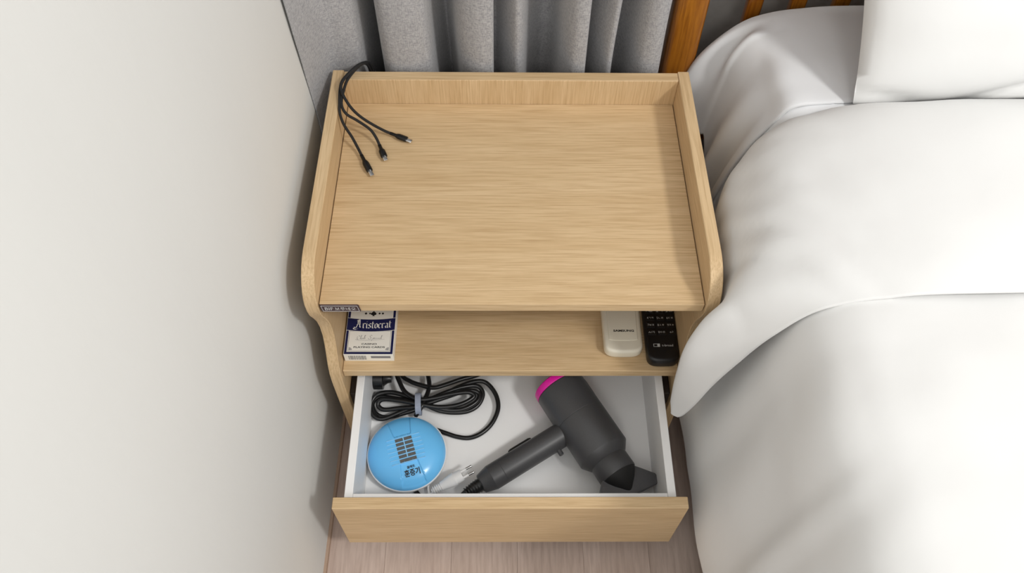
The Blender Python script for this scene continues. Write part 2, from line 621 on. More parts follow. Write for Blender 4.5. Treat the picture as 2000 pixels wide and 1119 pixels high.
def zz(p):
    return V((p[0], p[1], p[2] + ZT))


# fitted sheet that hangs loose at the head corner
sheet = []
for yk, pts in ((.412, [(1.33, .098), (.9, .099), (.6, .1), (.46, .100), (.385, .094), (.345, .086), (.318, .074), (.292, .048), (.268, .012), (.255, -.03), (.250, -.08)]),
                (0.402, [(1.33, .098), (.9, .099), (.6, .099), (.46, .098), (.385, .095), (.345, .088), (.318, .075), (.289, .046), (.266, .006), (.256, -.03), (.253, -.07)]),
                (0.390, [(1.33, .098), (.9, .099), (.6, .099), (.46, .098), (.385, .095), (.345, .088), (.322, .071), (.306, .036), (.290, .0), (.280, -.035), (.275, -.07)]),
                (0.373, [(1.33, .098), (.9, .099), (.6, .099), (.46, .098), (.385, .095), (.345, .088), (.319, .080), (.302, .047), (.296, .0), (.291, -.05), (.288, -.10)]),
                (0.363, [(1.33, .098), (.9, .099), (.6, .099), (.46, .098), (.385, .095), (.345, .088), (.323, .076), (.309, .045), (.303, .0), (.298, -.05), (.294, -.10)]),
                (0.335, [(1.33, .098), (.9, .099), (.6, .099), (.46, .098), (.385, .095), (.345, .088), (.327, .066), (.314, .030), (.306, -.02), (.300, -.08), (.296, -.14)]),
                (0.300, [(1.33, .098), (.9, .099), (.6, .099), (.46, .098), (.385, .095), (.345, .088), (.328, .060), (.311, .025), (.296, -.03), (.283, -.10), (.276, -.17)]),
                (0.268, [(1.33, .098), (.9, .099), (.6, .099), (.46, .098), (.385, .095), (.345, .088), (.330, .059), (.317, .020), (.307, -.04), (.300, -.12), (.296, -.19)]),
                (0.235, [(1.33, .098), (.9, .099), (.6, .099), (.46, .098), (.385, .095), (.345, .088), (.328, .057), (.308, .015), (.291, -.05), (.278, -.13), (.270, -.20)]),
                (.18, [(1.33, .095), (.9, .096), (.6, .095), (.46, .094), (.385, .090), (.352, .080), (.332, .055), (.314, -.01), (.300, -.09), (.294, -.16), (.292, -.22)]),
                (-.3, [(1.33, .092), (.9, .092), (.6, .092), (.46, .092), (.385, .088), (.352, .078), (.335, .05), (.325, -.02), (.32, -.1), (.318, -.16), (.318, -.22)]),
                (-1.25, [(1.33, .092), (.9, .092), (.6, .092), (.46, .092), (.385, .088), (.352, .078), (.335, .05), (.325, -.02), (.32, -.1), (.318, -.16), (.318, -.22)])):
    sheet.append([zz((x, yk, z)) for x, z in pts])


def w_sheet(p, u, v):
    a = max(0, min(1, (.36 - p.x) / .06))
    return .003 * a * noise.noise(V((p.y * 26, p.z * 6, 3))) + .0012 * noise.noise(V((p.x * 18, p.y * 18, p.z * 18)))


sh = obj('bed_sheet', bm_surface(sheet, 8, 8, w_sheet), 'cotton_sheet', smooth=0, origin=(.83, 0, ZT))
tag(sh, 'smooth white sheet tucked over the mattress, draped at the headboard corner', 'sheet')
solid(sh, .002)

# duvet: lower layer hangs over the side, its top end is turned back in a second layer
duvet_net = []
for yk, dz, dx in ((.185, -.03, .02), (.12, -.012, .008), (.03, -.004, .004), (-.04, 0, .0), (-.075, .0, 0), (-.115, 0, .002), (-.17, .002, -.001), (-.24, 0, .004), (-.32, .003, 0), (-.45, 0, .004), (-.62, .002, 0), (-.8, 0, .003), (-1.0, 0, 0), (-1.3, 0, 0)):
    sec = [(1.36, .118), (1.1, .122), (.85, .124), (.62, .122), (.46, .118), (.38, .114), (.335, .103), (.305, .074), (.292, .02), (.286, -.04), (.276, -.11), (.264, -.19), (.254, -.25), (.252, -.29)]
    duvet_net.append([zz((x + (dx if x < .5 else 0), yk, z + (dz if z > 0 else dz * .3))) for x, z in sec])


def w_duvet(p, u, v):
    a = max(0, min(1, (.33 - p.x) / .05))
    c = px(1655, 965, .115)
    q = p - c
    cr = .007 * math.exp(-((q.x * .55 - q.y * .83) / .012) ** 2) * math.exp(-((q.x * .83 + q.y * .55) / .035) ** 2)
    return cr + .009 * noise.noise(V((p.x * 5, p.y * 7, 2.0))) * (1 - a) + .010 * a * noise.noise(V((p.y * 11, p.z * 3.0, 4))) + .003 * noise.noise(V((p.x * 14, p.y * 16, p.z * 9)))


dv = obj('duvet', bm_surface(duvet_net, 7, 7, w_duvet), 'cotton', smooth=0, origin=(.83, -.4, ZT))
tag(dv, 'thick white duvet hanging over the bed side with its end turned back', 'duvet')
solid(dv, .006, 1.0)

flap = []
flap_cols = [
    # right end ... left hanging edge; each: under-fold, fold, then forward to the hem
    [(1.36, .172, .100), (1.36, .207, .115), (1.36, .178, .140), (1.36, .12, .152), (1.36, .03, .150), (1.36, -.03, .143), (1.36, -.064, .134)],
    [(.95, .172, .100), (.95, .208, .115), (.95, .178, .142), (.95, .12, .155), (.95, .03, .152), (.95, -.03, .144), (.95, -.064, .135)],
    [(.66, .175, .100), (.66, .209, .115), (.66, .180, .140), (.66, .12, .154), (.66, .03, .151), (.66, -.03, .143), (.66, -.066, .134)],
    [(.48, .178, .098), (.48, .214, .110), (.48, .185, .134), (.48, .12, .146), (.48, .03, .145), (.48, -.03, .138), (.48, -.068, .130)],
    [(.385, .178, .090), (.385, .214, .100), (.382, .185, .122), (.38, .11, .134), (.378, .03, .134), (.376, -.03, .128), (.376, -.068, .121)],
    [(.325, .17, .070), (.325, .206, .078), (.316, .18, .098), (.310, .10, .112), (.308, .03, .113), (.309, -.03, .109), (.314, -.068, .101)],
    [(.292, .15, .035), (.292, .190, .044), (.280, .165, .060), (.270, .09, .072), (.266, .025, .072), (.252, -.027, .058), (.279, -.066, .038)],
    [(.276, .13, -.01), (.272, .168, .0), (.258, .14, .020), (.2525, .075, .025), (.2475, .002, .012), (.222, -.028, .008), (.256, -.066, -.028)],
    [(.268, .11, -.06), (.262, .14, -.05), (.252, .11, -.04), (.2485, .050, -.04), (.2465, -.002, -.045), (.207, -.030, -.045), (.242, -.064, -.084)],
    [(.264, .10, -.11), (.260, .12, -.10), (.2505, .085, -.10), (.2480, .035, -.105), (.2445, -.009, -.105), (.207, -.031, -.105), (.234, -.061, -.138)],
    [(.264, .09, -.14), (.260, .10, -.13), (.2510, .07, -.14), (.2485, .020, -.15), (.2370, -.018, -.165), (.210, -.035, -.176), (.228, -.055, -.186)],
    [(.262, .08, -.16), (.258, .09, -.15), (.2510, .06, -.16), (.2480, .010, -.17), (.2310, -.024, -.192), (.214, -.042, -.204), (.223, -.051, -.204)],
]
flap = [[zz(p) for p in c] for c in flap_cols]


def w_flap(p, u, v):
    a = max(0, min(1, (.34 - p.x) / .06))
    e = min(1, v / .12)
    g = noise.noise(V(((p.x + p.y) * 22, (p.x - p.y) * 5, p.z * 4)))
    return e * (.0035 * (1 - abs(g) * 2) * max(0, min(1, (.44 - p.x) / .1)) + .006 * noise.noise(V((p.x * 5, p.y * 9, 9.0))) * (1 - a) + .003 * a * noise.noise(V((p.y * 30, p.z * 5, 14))) + .002 * noise.noise(V((p.x * 16, p.y * 14, p.z * 9))))


fo = obj('turned_back_end', bm_surface(list(flap), 8, 8, w_flap), 'cotton', dv, smooth=0, label='turned-back white end with a hem and a hanging corner')
solid(fo, .0035, 0.0)

# pillow leaning on the headboard
PW, PH, PT = .68, .37, .070
X = V((1, .0, .02)).normalized()
Yv = V((-.20, .47, .86)).normalized()
pc = V((.413, .221, ZT + .100)) + X * (PW / 2) + Yv * (PH / 2)
Zn = X.cross(Yv).normalized()
if Zn.y > 0:
    Zn = -Zn
bm = bmesh.new()
n = 44
for side in (1, -1):
    g = []
    for i in range(n + 1):
        row = []
        for j in range(n + 1):
            u, v = 2 * i / n - 1, 2 * j / n - 1
            u = math.copysign(abs(u) ** .8, u)
            v = math.copysign(abs(v) ** .8, v)
            h = ((1 - abs(u) ** 2.6) * (1 - abs(v) ** 2.6)) ** .55
            pin = 1 - .045 * (1 - v * v) * abs(u) ** 6
            pin2 = 1 - .06 * (1 - u * u) * abs(v) ** 6
            p = pc + X * (u * PW / 2 * pin) + Yv * (v * PH / 2 * pin2)
            wr = .007 * noise.noise(V((u * 3.5, v * 3.5, side))) * h
            cr = -.018 * math.exp(-((v + .86 - .55 * (u + .45)) / .05) ** 2) * math.exp(-((u + .42) / .22) ** 2)
            cr += -.008 * math.exp(-((v + .93 + .3 * (u + .86)) / .035) ** 2) * math.exp(-((u + .88) / .1) ** 2)
            p += Zn * side * (h * PT + wr + cr * (side > 0))
            row.append(bm.verts.new(p))
        g.append(row)
    for i in range(n):
        for j in range(n):
            bm.faces.new((g[i][j], g[i + 1][j], g[i + 1][j + 1], g[i][j + 1]))
bmesh.ops.remove_doubles(bm, verts=bm.verts, dist=1e-5)
bmesh.ops.recalc_face_normals(bm, faces=bm.faces)
po = obj('pillow', bm, 'cotton', smooth=0, origin=(pc.x, .22, ZT + .1))
tag(po, 'plump white pillow leaning back against the slatted headboard', 'pillow')

# ================================================================== charging cable
cab = thing('charging_cable', 'black braided charging cable with three metal-tipped plugs on the top board', 'cable', (-.2, .343, ZT + .045))
ends = []


def cord_path(spec):
    return catmull([px(*s) if len(s) == 3 else V((s[0], s[1], s[2] + ZT)) for s in spec], 8)


rise = [(-.192, .372, -.12, 0), (-.193, .368, -.02, 0), (-.195, .362, .035, 0)]
paths = [
    rise + [(-.203, .345, .0535, 0), (672, 153, .052), (664.5, 172, .0495), (663, 200, .0475), (664, 222, .043), (672, 244, .031), (687, 267, .018), (699, 289, .009), (706, 303, .0065)],
    [(a + .004, b, c, 0) for a, b, c, _ in rise] + [(-.199, .345, .0550, 0), (681, 152, .0535), (671, 178, .050), (667, 203, .0465), (676, 222, .040), (697, 235, .030), (722, 252, .020), (734, 268, .012), (741, 283, .0065)],
    [(a + .002, b - .004, c, 0) for a, b, c, _ in rise] + [(-.200, .341, .0575, 0), (675, 151, .0565), (666, 170, .0545), (673, 191, .050), (688, 213, .041), (707, 230, .030), (731, 245, .018), (752, 256, .009), (762, 260, .0065)],
]
tips = [((706, 303), (718, 323), (727, 343)), ((741, 283), (748, 298), (753.5, 313)), ((762, 260), (785, 268.5), (804, 276))]
for pth, (a, b, c) in zip(paths, tips):
    P = cord_path(pth)
    obj('cord', bm_tube(P, .0019, 10), 'braid', cab, smooth=60)
    A, B, C = px(*a, .0058), px(*b, .0052), px(*c, .0048)
    d = (C - A).normalized()
    L = (C - A).length
    prof_c = [A - d * .001, A + d * .001, A + d * (L * .25), A + d * (L * .36), A + d * (L * .42), A + d * (L * .74), A + d * (L * .78)]
    con = obj('plug', bm_tube(prof_c, [.0021, .0025, .0025, .0040, .0044, .0044, .0040], 14, squash=(1, .72)), 'black_gloss', cab, smooth=40)
    tip0 = A + d * (L * .77)
    obj('plug_tip', bm_tube([tip0, A + d * (L * .98), A + d * L], [.0030, .0030, .0024], 12, squash=(1, .36)), 'steel', con, smooth=50)

# ================================================================== box of playing cards
CX0, CX1, CY0, CY1 = -.2225, -.1565, .0165, .1065
CZ0, CZ1 = ZT - .1697 + .0002, ZT - .1697 + .0180
cards = thing('playing_card_box', 'white and navy box of playing cards on the open shelf', 'card box', ((CX0 + CX1) / 2, .06, CZ0))
obj('box', bm_box(CX0, CX1, CY0, CY1, CZ0, CZ1, .0006, 2), 'card_white', cards)


def card_poly(polys, lift):
    bm = bmesh.new()
    for poly in polys:
        bm.faces.new([bm.verts.new((CX0 + a / 1000, CY0 + b / 1000, CZ1 + lift)) for a, b in poly])
    bmesh.ops.recalc_face_normals(bm, faces=bm.faces)
    for f in bm.faces:
        if f.normal.z < 0:
            f.normal_flip()
    return bm


def ring(a0, b0, a1, b1, w):
    return [[(a0, b0), (a1, b0), (a1 - w, b0 + w), (a0 + w, b0 + w)], [(a1, b0), (a1, b1), (a1 - w, b1 - w), (a1 - w, b0 + w)],
            [(a1, b1), (a0, b1), (a0 + w, b1 - w), (a1 - w, b1 - w)], [(a0, b1), (a0, b0), (a0 + w, b0 + w), (a0 + w, b1 - w)]]


def arc(a0, a1, b, sag, n=12):
    return [(a0 + (a1 - a0) * i / n, b - sag * (1 - (2 * i / n - 1) ** 2)) for i in range(n + 1)]


obj('navy_print', card_poly([[(.8, .6), (65.2, .6), (65.2, 4), (.8, 4)], [(.8, 4), (4, 4), (4, 89), (.8, 89)], [(62, 4), (65.2, 4), (65.2, 89), (62, 89)], [(4, 86), (62, 86), (62, 89), (4, 89)]], .00012), 'navy', cards)
lo, hi = arc(.6, 65.4, 37.2, 2.6), arc(.6, 65.4, 57.2, 2.6)
obj('title_band', card_poly([[lo[i], lo[i + 1], hi[i + 1], hi[i]] for i in range(12)], .00022), 'navy', cards)
edge = []
for base, sag in ((37.2, 2.6), (56.6, 2.6)):
    e0, e1 = arc(.6, 65.4, base, sag), arc(.6, 65.4, base + .6, sag)
    edge += [[e0[i], e0[i + 1], e1[i + 1], e1[i]] for i in range(12)]
obj('band_edge', card_poly(edge, .00032), 'card_white', cards)
obj('inner_frame', card_poly(ring(5.0, 5.0, 61.0, 36.0, .45), .00014), 'ink_grey', cards)
# blackletter title drawn with a slanted broad nib
GL = {
    'A': (1.25, [[(-.30, .12), (-.05, .0), (.22, .06)], [(.10, .05), (.42, .9), (.52, 1.62)], [(.20, 1.38), (.34, 1.62), (.62, 1.75), (.70, 1.4), (.74, .3), (.86, .02), (1.04, .14)], [(.16, .66), (.72, .74)], [(.36, 1.5), (.36, .9)], [(.42, -.22), (.1, -.34), (-.3, -.28), (-.42, -.1), (-.26, .02)]]),
    'r': (.62, [[(-.02, .86), (.1, .98)], [(.1, .98), (.1, .12), (.22, 0), (.3, .06)], [(.1, .78), (.32, 1.0), (.48, .86)]]),
    'i': (.42, [[(-.02, .86), (.1, .98)], [(.1, .98), (.1, .12), (.22, 0), (.3, .06)], [(.06, 1.28), (.16, 1.38)]]),
    's': (.62, [[(.46, .84), (.28, 1.0), (.06, .82), (.10, .6), (.40, .42), (.42, .16), (.2, 0), (-.02, .14)]]),
    't': (.52, [[(.12, 1.36), (.12, .14), (.26, 0), (.4, .1)], [(-.06, .94), (.38, .98)]]),
    'o': (.68, [[(.26, 1.0), (.04, .8), (.04, .2), (.26, 0), (.48, .2), (.48, .8), (.26, 1.0)]]),
    'c': (.58, [[(.44, .82), (.26, 1.0), (.04, .8), (.04, .2), (.24, 0), (.44, .14)]]),
    'a': (.70, [[(.06, .84), (.26, 1.0), (.44, .82), (.44, .14), (.56, 0), (.64, .08)], [(.44, .58), (.14, .46), (.04, .24), (.2, .0), (.44, .2)]]),
}


def nib(strokes, ox, oy, sx, sy, nx=.085, ny=.05):
    polys = []
    for st in strokes:
        for (a, b), (c, d) in zip(st[:-1], st[1:]):
            pts = [(a - nx, b - ny), (a + nx, b + ny), (c + nx, d + ny), (c - nx, d - ny)]
            ar = sum(pts[i][0] * pts[(i + 1) % 4][1] - pts[(i + 1) % 4][0] * pts[i][1] for i in range(4))
            if abs(ar) < 1e-3:
                pts = [(a - nx, b + ny * .4), (a + nx, b - ny * .4), (c + nx, d - ny * .4), (c - nx, d + ny * .4)]
            polys.append([(ox + p * sx, oy + q * sy) for p, q in pts])
    return polys


pol, cxp = [], 12.5
for ch in 'Aristocrat':
    w_, st = GL[ch]
    t_ = (cxp - 33) / 32
    pol += nib(st, cxp, 42.6 - 2.4 * (1 - t_ * t_), 7.3, 7.6)
    cxp += w_ * 7.3 * 1.02
obj('title_lettering', card_poly(pol, .00042), 'card_white', cards)
# thin cursive line
script = [[(20, 27.5), (18.5, 29), (16.5, 27.5), (16, 24.5), (17.5, 23), (20, 24)], [(20, 24), (22.5, 29), (21.5, 29.5), (20.8, 25), (21.5, 23.2), (22.5, 24)],
          [(22.5, 25.5), (22.5, 23.4), (24.2, 25.5), (24.2, 23.3), (25.2, 24)], [(25.2, 24), (27.4, 29.5), (26.4, 29.5), (25.8, 23.5), (27.2, 24.5), (27, 25.4), (26, 25.2)],
          [(36, 28.5), (34.5, 29.8), (33, 28), (34.8, 26), (34.4, 23.4), (32, 23.2), (31, 24.6)], [(35.5, 20.5), (37.4, 25.5), (38.4, 25.4), (38.2, 23.6), (37, 23.4)],
          [(38.5, 24), (40.2, 25.4), (39.4, 25.6), (39, 23.6), (40.8, 24)], [(42.6, 25.2), (41.4, 25.2), (41.2, 23.5), (42.8, 24)], [(43.6, 25.4), (43.2, 23.4), (44.4, 24)],
          [(46.4, 25.2), (45, 25.2), (44.8, 23.5), (46.2, 24.6), (46.2, 23.4), (47.4, 24)], [(47.4, 24), (49.8, 29.6), (48.8, 29.4), (48, 23.6), (49.4, 24)],
          [(14, 23), (18, 22), (30, 21.6), (44, 22.2), (53, 23.6)]]
obj('script_lettering', card_poly(nib(script, 0, 0, 1, 1, .22, .13), .00016), 'ink_grey', cards)
obj('small_lettering', merge(bm_text('CASINO', 2.6e-3, (CX0 + .0330, CY0 + .0160, CZ1), (1, 0, 0), (0, 1, 0), .00016, width=.0205, bold=.02),
                             bm_text('PLAYING CARDS', 2.6e-3, (CX0 + .0335, CY0 + .0112, CZ1), (1, 0, 0), (0, 1, 0), .00016, width=.0415, bold=.02)), 'ink_black', cards)
for c0, sgn in ((6.4, 1), (59.6, -1)):
    fans = []
    for kk in range(4):
        a0, a1 = math.radians(8 + kk * 22), math.radians(22 + kk * 22)
        fans.append([(c0, 6.4), (c0 + sgn * 4.6 * math.cos(a0), 6.4 + 4.6 * math.sin(a0)), (c0 + sgn * 4.6 * math.cos(a1), 6.4 + 4.6 * math.sin(a1))])
    obj('corner_ornament', card_poly(fans, .00016), 'ink_grey', cards)


def spade(cx, cy, s):
    pts = []
    for i in range(28):
        a = 2 * math.pi * i / 28
        xh = 16 * math.sin(a) ** 3
        yh = 13 * math.cos(a) - 5 * math.cos(2 * a) - 2 * math.cos(3 * a) - math.cos(4 * a)
        pts.append((cx + xh * s / 16, cy - yh * s / 16))
    return [pts, [(cx - s * .45, cy - s * 1.15), (cx + s * .45, cy - s * 1.15), (cx, cy - s * .1)]]


suits = []
for cx_, s_ in ((24.5, 1.7), (30.0, 1.4), (35, 3.8), (43, 1.5), (47.5, 1.6)):
    suits += spade(cx_, 64.0, s_)
obj('suit_emblem', card_poly(suits, .00016), 'ink_black', cards)
# bar code on the small end
bm = bmesh.new()
bx_ = CX0 + .006
random.seed(3)
while bx_ < CX0 + .030:
    w_ = random.choice((.0005, .0008, .0012))
    bm.faces.new([bm.verts.new((a, CY0 - .00012, b)) for a, b in ((bx_, CZ0 + .004), (bx_ + w_, CZ0 + .004), (bx_ + w_, CZ1 - .003), (bx_, CZ1 - .003))])
    bx_ += w_ + random.choice((.0005, .0008))
bm.faces.new([bm.verts.new((a, CY0 - .00012, b)) for a, b in ((CX0 + .036, CZ0 + .008), (CX0 + .062, CZ0 + .008), (CX0 + .062, CZ1 - .004), (CX0 + .036, CZ1 - .004))])
obj('bar_code', bm, 'ink_grey', cards)


# ================================================================== remote controls
def remote_outline(cx, cy0, ln, w0, w1, r_end):
    """outline in x, y: rounded at the near end, w0 wide near, w1 wide far"""
    pts = []
    for i in range(17):
        a = math.pi + math.pi * i / 16
        ca, sa = math.cos(a), math.sin(a)
        e = .55
        pts.append((cx + math.copysign(abs(ca) ** e, ca) * w0, cy0 + r_end + math.copysign(abs(sa) ** .8, sa) * r_end))
    pts += [(cx + w1, cy0 + ln - .004), (cx + w1 - .004, cy0 + ln), (cx - w1 + .004, cy0 + ln), (cx - w1, cy0 + ln - .004)]
    return pts


SZ = ZT - .1697
rw = thing('air_conditioner_remote', 'ivory remote control lying on the shelf beside a black one', 'remote', (.150, .09, SZ))
out = remote_outline(.1515, .0205, .145, .0258, .0268, .014)
bm = bm_prism(out, SZ + .0003, SZ + .0185, 2, .0045, 4)
obj('body', bm, 'white_plastic', rw, smooth=35)
# sliding cover: raised plate with a lip at its near end
ins = remote_outline(.1515, .0375, .085, .0195, .0205, .003)
obj('battery_cover', bm_prism(ins, SZ + .0180, SZ + .0195, 2, .0008, 2), 'white_plastic', rw, smooth=35)
obj('lettering', bm_text('SAMSUNG', .0034, (.1525, .0525, SZ + .0195), (1, -.0, 0), (0, 1, 0), .00015, width=.0280, bold=.035), 'ink_black', rw)

rb = thing('television_remote', 'black remote control with pale number keys on the shelf', 'remote', (.203, .1, SZ))
cxr = .2035
out = remote_outline(cxr, .0065, .175, .0212, .0205, .013)
obj('body', bm_prism(out, SZ + .0003, SZ + .0195, 2, .0040, 4), 'remote_black', rb, smooth=35)
keys = [('1.@', '2ㄱ', '3ㄴ'), ('4ㄱㅋ', '5ㄴㄹ', '6ㄷㅌ'), ('7ㅂㅍ', '8ㅅㅎ', '9ㅈㅊ'), ('A/가', '0ㅇㅁ', '↩')]
for r_, row in enumerate(keys):
    yk = .0835 - r_ * .0112
    for c_, s in enumerate(row):
        xk = cxr - .0132 + c_ * .0134
        ky = obj('key', bm_box(xk - .0055, xk + .0055, yk - .0040, yk + .0040, SZ + .0190, SZ + .0204, .0006, 2), 'remote_black', rb)
        obj('key_lettering', bm_text(s, .0034, (xk, yk, SZ + .0204), (1, 0, 0), (0, 1, 0), .00012, width=.0088 if len(s) > 1 else .005, bold=.01), 'key_print', ky)
bm = merge(bm_text('t-broad', .0034, (cxr + .0062, .0300, SZ + .0195), (1, 0, 0), (0, 1, 0), .00015, width=.0150, bold=.01))
for a0, a1, b0, b1 in ((-.0128, -.0040, .0276, .0283), (-.0128, -.0040, .0318, .0325), (-.0128, -.0119, .0276, .0325), (-.0075, -.0040, .0283, .0318)):
    bm.faces.new([bm.verts.new((cxr + a, b, SZ + .01965)) for a, b in ((a0, b0), (a1, b0), (a1, b1), (a0, b1))])
obj('logo', bm, 'key_print', rb)

# ================================================================== vaporizer in the drawer
FZ = ZT + ZF
vc = V((-.1462, -.0655, FZ))
vap = thing('mosquito_vaporizer', 'round sky blue plug-in mosquito vaporizer with white base in the drawer', 'vaporizer', vc)
RV = .0548
obj('base', bm_lathe([(.0068, .040), (.0068, .050), (.0085, .0540), (.0130, .0562), (.0162, .0562), (.0168, .0556), (.0168, .030)], vc, (0, 0, 1), 72), 'pure_white', vap, smooth=40)
for a in (45, 135, 225, 315):
    obj('foot', bm_lathe([(.0003, .004), (.0070, .0045)], vc + V((.034 * math.cos(math.radians(a)), .034 * math.sin(math.radians(a)), 0)), (0, 0, 1), 12), 'pure_white', vap)
va = math.radians(17)
ex, ey = V((math.cos(va), math.sin(va), 0)), V((-math.sin(va), math.cos(va), 0))


def dome(r):
    q = min(1, r / RV)
    return .0165 + .0205 * (1 - q ** 3.2) ** .62


def cap_h(lx, ly):
    r = math.hypot(lx, ly)
    h = dome(r)
    ay = abs(ly)
    if ay > .019:
        half = .0125 + .0055 * (ay - .019) / .035
        t = (half - abs(lx)) / .0012
        m = max(0, min(1, t)) * max(0, min(1, (ay - .019) / .0015)) * max(0, min(1, (RV - r) / .004))
        h -= .0022 * m
    if ay <= .019:                                    # flat grille deck
        h = min(h, .0360)
    return h


bm = bmesh.new()
NR, NA = 46, 220
prev = None
c0 = bm.verts.new(vc + V((0, 0, cap_h(0, 0))))
for i in range(1, NR + 1):
    r = RV * (1 - (1 - i / NR) ** 1.25)
    rg = []
    for k in range(NA):
        a = 2 * math.pi * k / NA
        lx, ly = r * math.cos(a), r * math.sin(a)
        rg.append(bm.verts.new(vc + ex * lx + ey * ly + V((0, 0, cap_h(lx, ly)))))
    for k in range(NA):
        if prev is None:
            bm.faces.new((c0, rg[k], rg[(k + 1) % NA]))
        else:
            bm.faces.new((prev[k], rg[k], rg[(k + 1) % NA], prev[(k + 1) % NA]))
    prev = rg
bmesh.ops.recalc_face_normals(bm, faces=bm.faces)
cap = obj('cap', bm, 'blue', vap, smooth=28)


def vbox(lx0, lx1, ly0, ly1, z0, z1, bev=0.0):
    b = bm_box(lx0, lx1, ly0, ly1, z0, z1, bev, 2)
    for v in b.verts:
        p = v.co.copy()
        v.co = vc + ex * p.x + ey * p.y + V((0, 0, p.z))
    return b


for r_ in range(6):
    ly = .0160 - r_ * .0062
    for a, b in (((-.0118, -.0008), (.0008, .0118)) if r_ < 5 else ((-.0118, .0118),)):
        obj('vent_slot', vbox(a, b, ly - .0044, ly, .0340, .03625), 'vent_dark', cap)
for r_ in range(7):
    ly = .0169 - r_ * .0062
    wl = .0255 - .0006 * abs(r_ - 3)
    obj('vent_rib', vbox(-wl, wl, ly - .0004, ly + .0004, .0335, .0368, .0003), 'pale_blue', cap)
obj('vent_bar', vbox(-.0007, .0007, -.0135, .0170, .0345, .0366, .0002), 'pale_blue', cap)
zt = dome(.033) - .0022
tx = vc - ey * .0355 + ex * .001
sl = V((0, 0, 1)) * ((dome(.028) - dome(.039)) / .011)
up_ = (ey + sl).normalized()
obj('lettering', merge(bm_text('훈증기', .0098, tx + V((0, 0, zt)), ex, up_, .0004, width=.0215, bold=.02),
                       bm_text('홈매트', .0040, tx + ey * .0078 + V((0, 0, dome(.0255) - .0022)), ex, up_, .0004, width=.0110, bold=.02)), 'ink_black', cap)
# its white cord and two-pin plug
c_path = catmull([vc + V((.02, -.030, .0045)), vc + V((.030, -.040, .0050)), V((-.112, -.122, FZ + .0075)), V((-.105, -.1185, FZ + .0105))], 8)
obj('cord', bm_tube(c_path, .0021, 10), 'pure_white', vap, smooth=60)
p0, p1 = V((-.1085, -.1190, FZ + .0105)), V((-.0660, -.0985, FZ + .0215))
d = (p1 - p0).normalized()
stations = [(0, .0032), (.005, .0040), (.014, .0046), (.0145, .0058), (.019, .0064), (.030, .0082), (.036, .0090), (.0365, .0078), (.044, .0078), (.0475, .0072)]
pg = obj('plug', bm_tube([p0 + d * s for s, _ in stations], [r * 1.12 for _, r in stations], 16, squash=(1, .8)), 'pure_white', vap, smooth=40)
for kk in range(4):
    s = .003 + kk * .0029
    obj('grip_ring', bm_tube([p0 + d * s, p0 + d * (s + .0014)], .0060, 14, squash=(1, .85)), 'pure_white', pg, smooth=40)
side = d.cross(V((0, 0, 1))).normalized()
for sg in (-1, 1):
    q0 = p0 + d * .046 + side * (sg * .0046)
    obj('pin', bm_tube([q0, q0 + d * .0095], .0019, 10), 'pure_white', pg, smooth=50)
    obj('pin_tip', bm_tube([q0 + d * .0095, q0 + d * .0175, q0 + d * .0185], [.0018, .0018, .0012], 10), 'steel', pg, smooth=50)

# ================================================================== hair dryer in the drawer
RB = .0375
ax = V((.496, -.868, 0)).normalized()
b0 = V((.0725, .0250, FZ + RB + .0006))
hd = thing('hair_dryer', 'graphite grey hair dryer with magenta rear ring and coiled black cord in the drawer', 'hair dryer', (.09, -.03, FZ))
obj('barrel', bm_lathe([(.0, .0345), (.0005, .0362), (.002, .0372), (.054, RB), (.0545, RB - .0004), (.055, RB), (.114, RB), (.1155, RB - .0006), (.1265, .0285), (.1275, .0270)], b0, ax, 64), 'dryer', hd, smooth=30)
obj('rear_ring', bm_lathe([(-.0105, .0290), (-.0105, .0350), (-.009, .0366), (-.001, .0372), (.0003, .0366)], b0, ax, 64), 'magenta', hd, smooth=35)
obj('rear_grille', bm_lathe([(-.0125, .004), (-.0123, .020), (-.0115, .0285), (-.0095, .0292)], b0, ax, 48), 'dryer_dark', hd, smooth=35)
# nozzle: round collar turning into a flat flared slot
nz = obj('nozzle_collar', bm_lathe([(.1255, .0262), (.128, .0272), (.150, .0275), (.1515, .0268)], b0, ax, 48), 'dryer', hd, smooth=30)
sidev = ax.cross(V((0, 0, 1))).normalized()           # across the slot
tilt = math.radians(14)
wv = (sidev * math.cos(tilt) + V((0, 0, 1)) * math.sin(tilt)).normalized()
hv = ax.cross(wv).normalized()
if hv.z < 0:
    hv = -hv
bm = bmesh.new()
rings = []
for s, a_, b_, e_ in ((.1505, .0272, .0272, 1.0), (.1565, .0240, .0225, 1.0), (.1640, .0180, .0160, 1.0), (.1710, .0105, .0095, 1.0), (.1760, .0060, .0056, 1.0), (.1775, .0030, .0045, 1.0)):
    rg = []
    for k in range(40):
        t = 2 * math.pi * k / 40
        cc, ss = math.cos(t), math.sin(t)
        rg.append(bm.verts.new(b0 + ax * s + wv * (a_ * math.copysign(abs(cc) ** e_, cc)) + hv * (b_ * math.copysign(abs(ss) ** e_, ss))))
    rings.append(rg)
for i in range(len(rings) - 1):
    for k in range(40):
        bm.faces.new((rings[i][k], rings[i][(k + 1) % 40], rings[i + 1][(k + 1) % 40], rings[i + 1][k]))
bm.faces.new(rings[0][::-1])
bm.faces.new(rings[-1])
bmesh.ops.recalc_face_normals(bm, faces=bm.faces)
obj('nozzle_cone', bm, 'dryer_dark', nz, smooth=40)
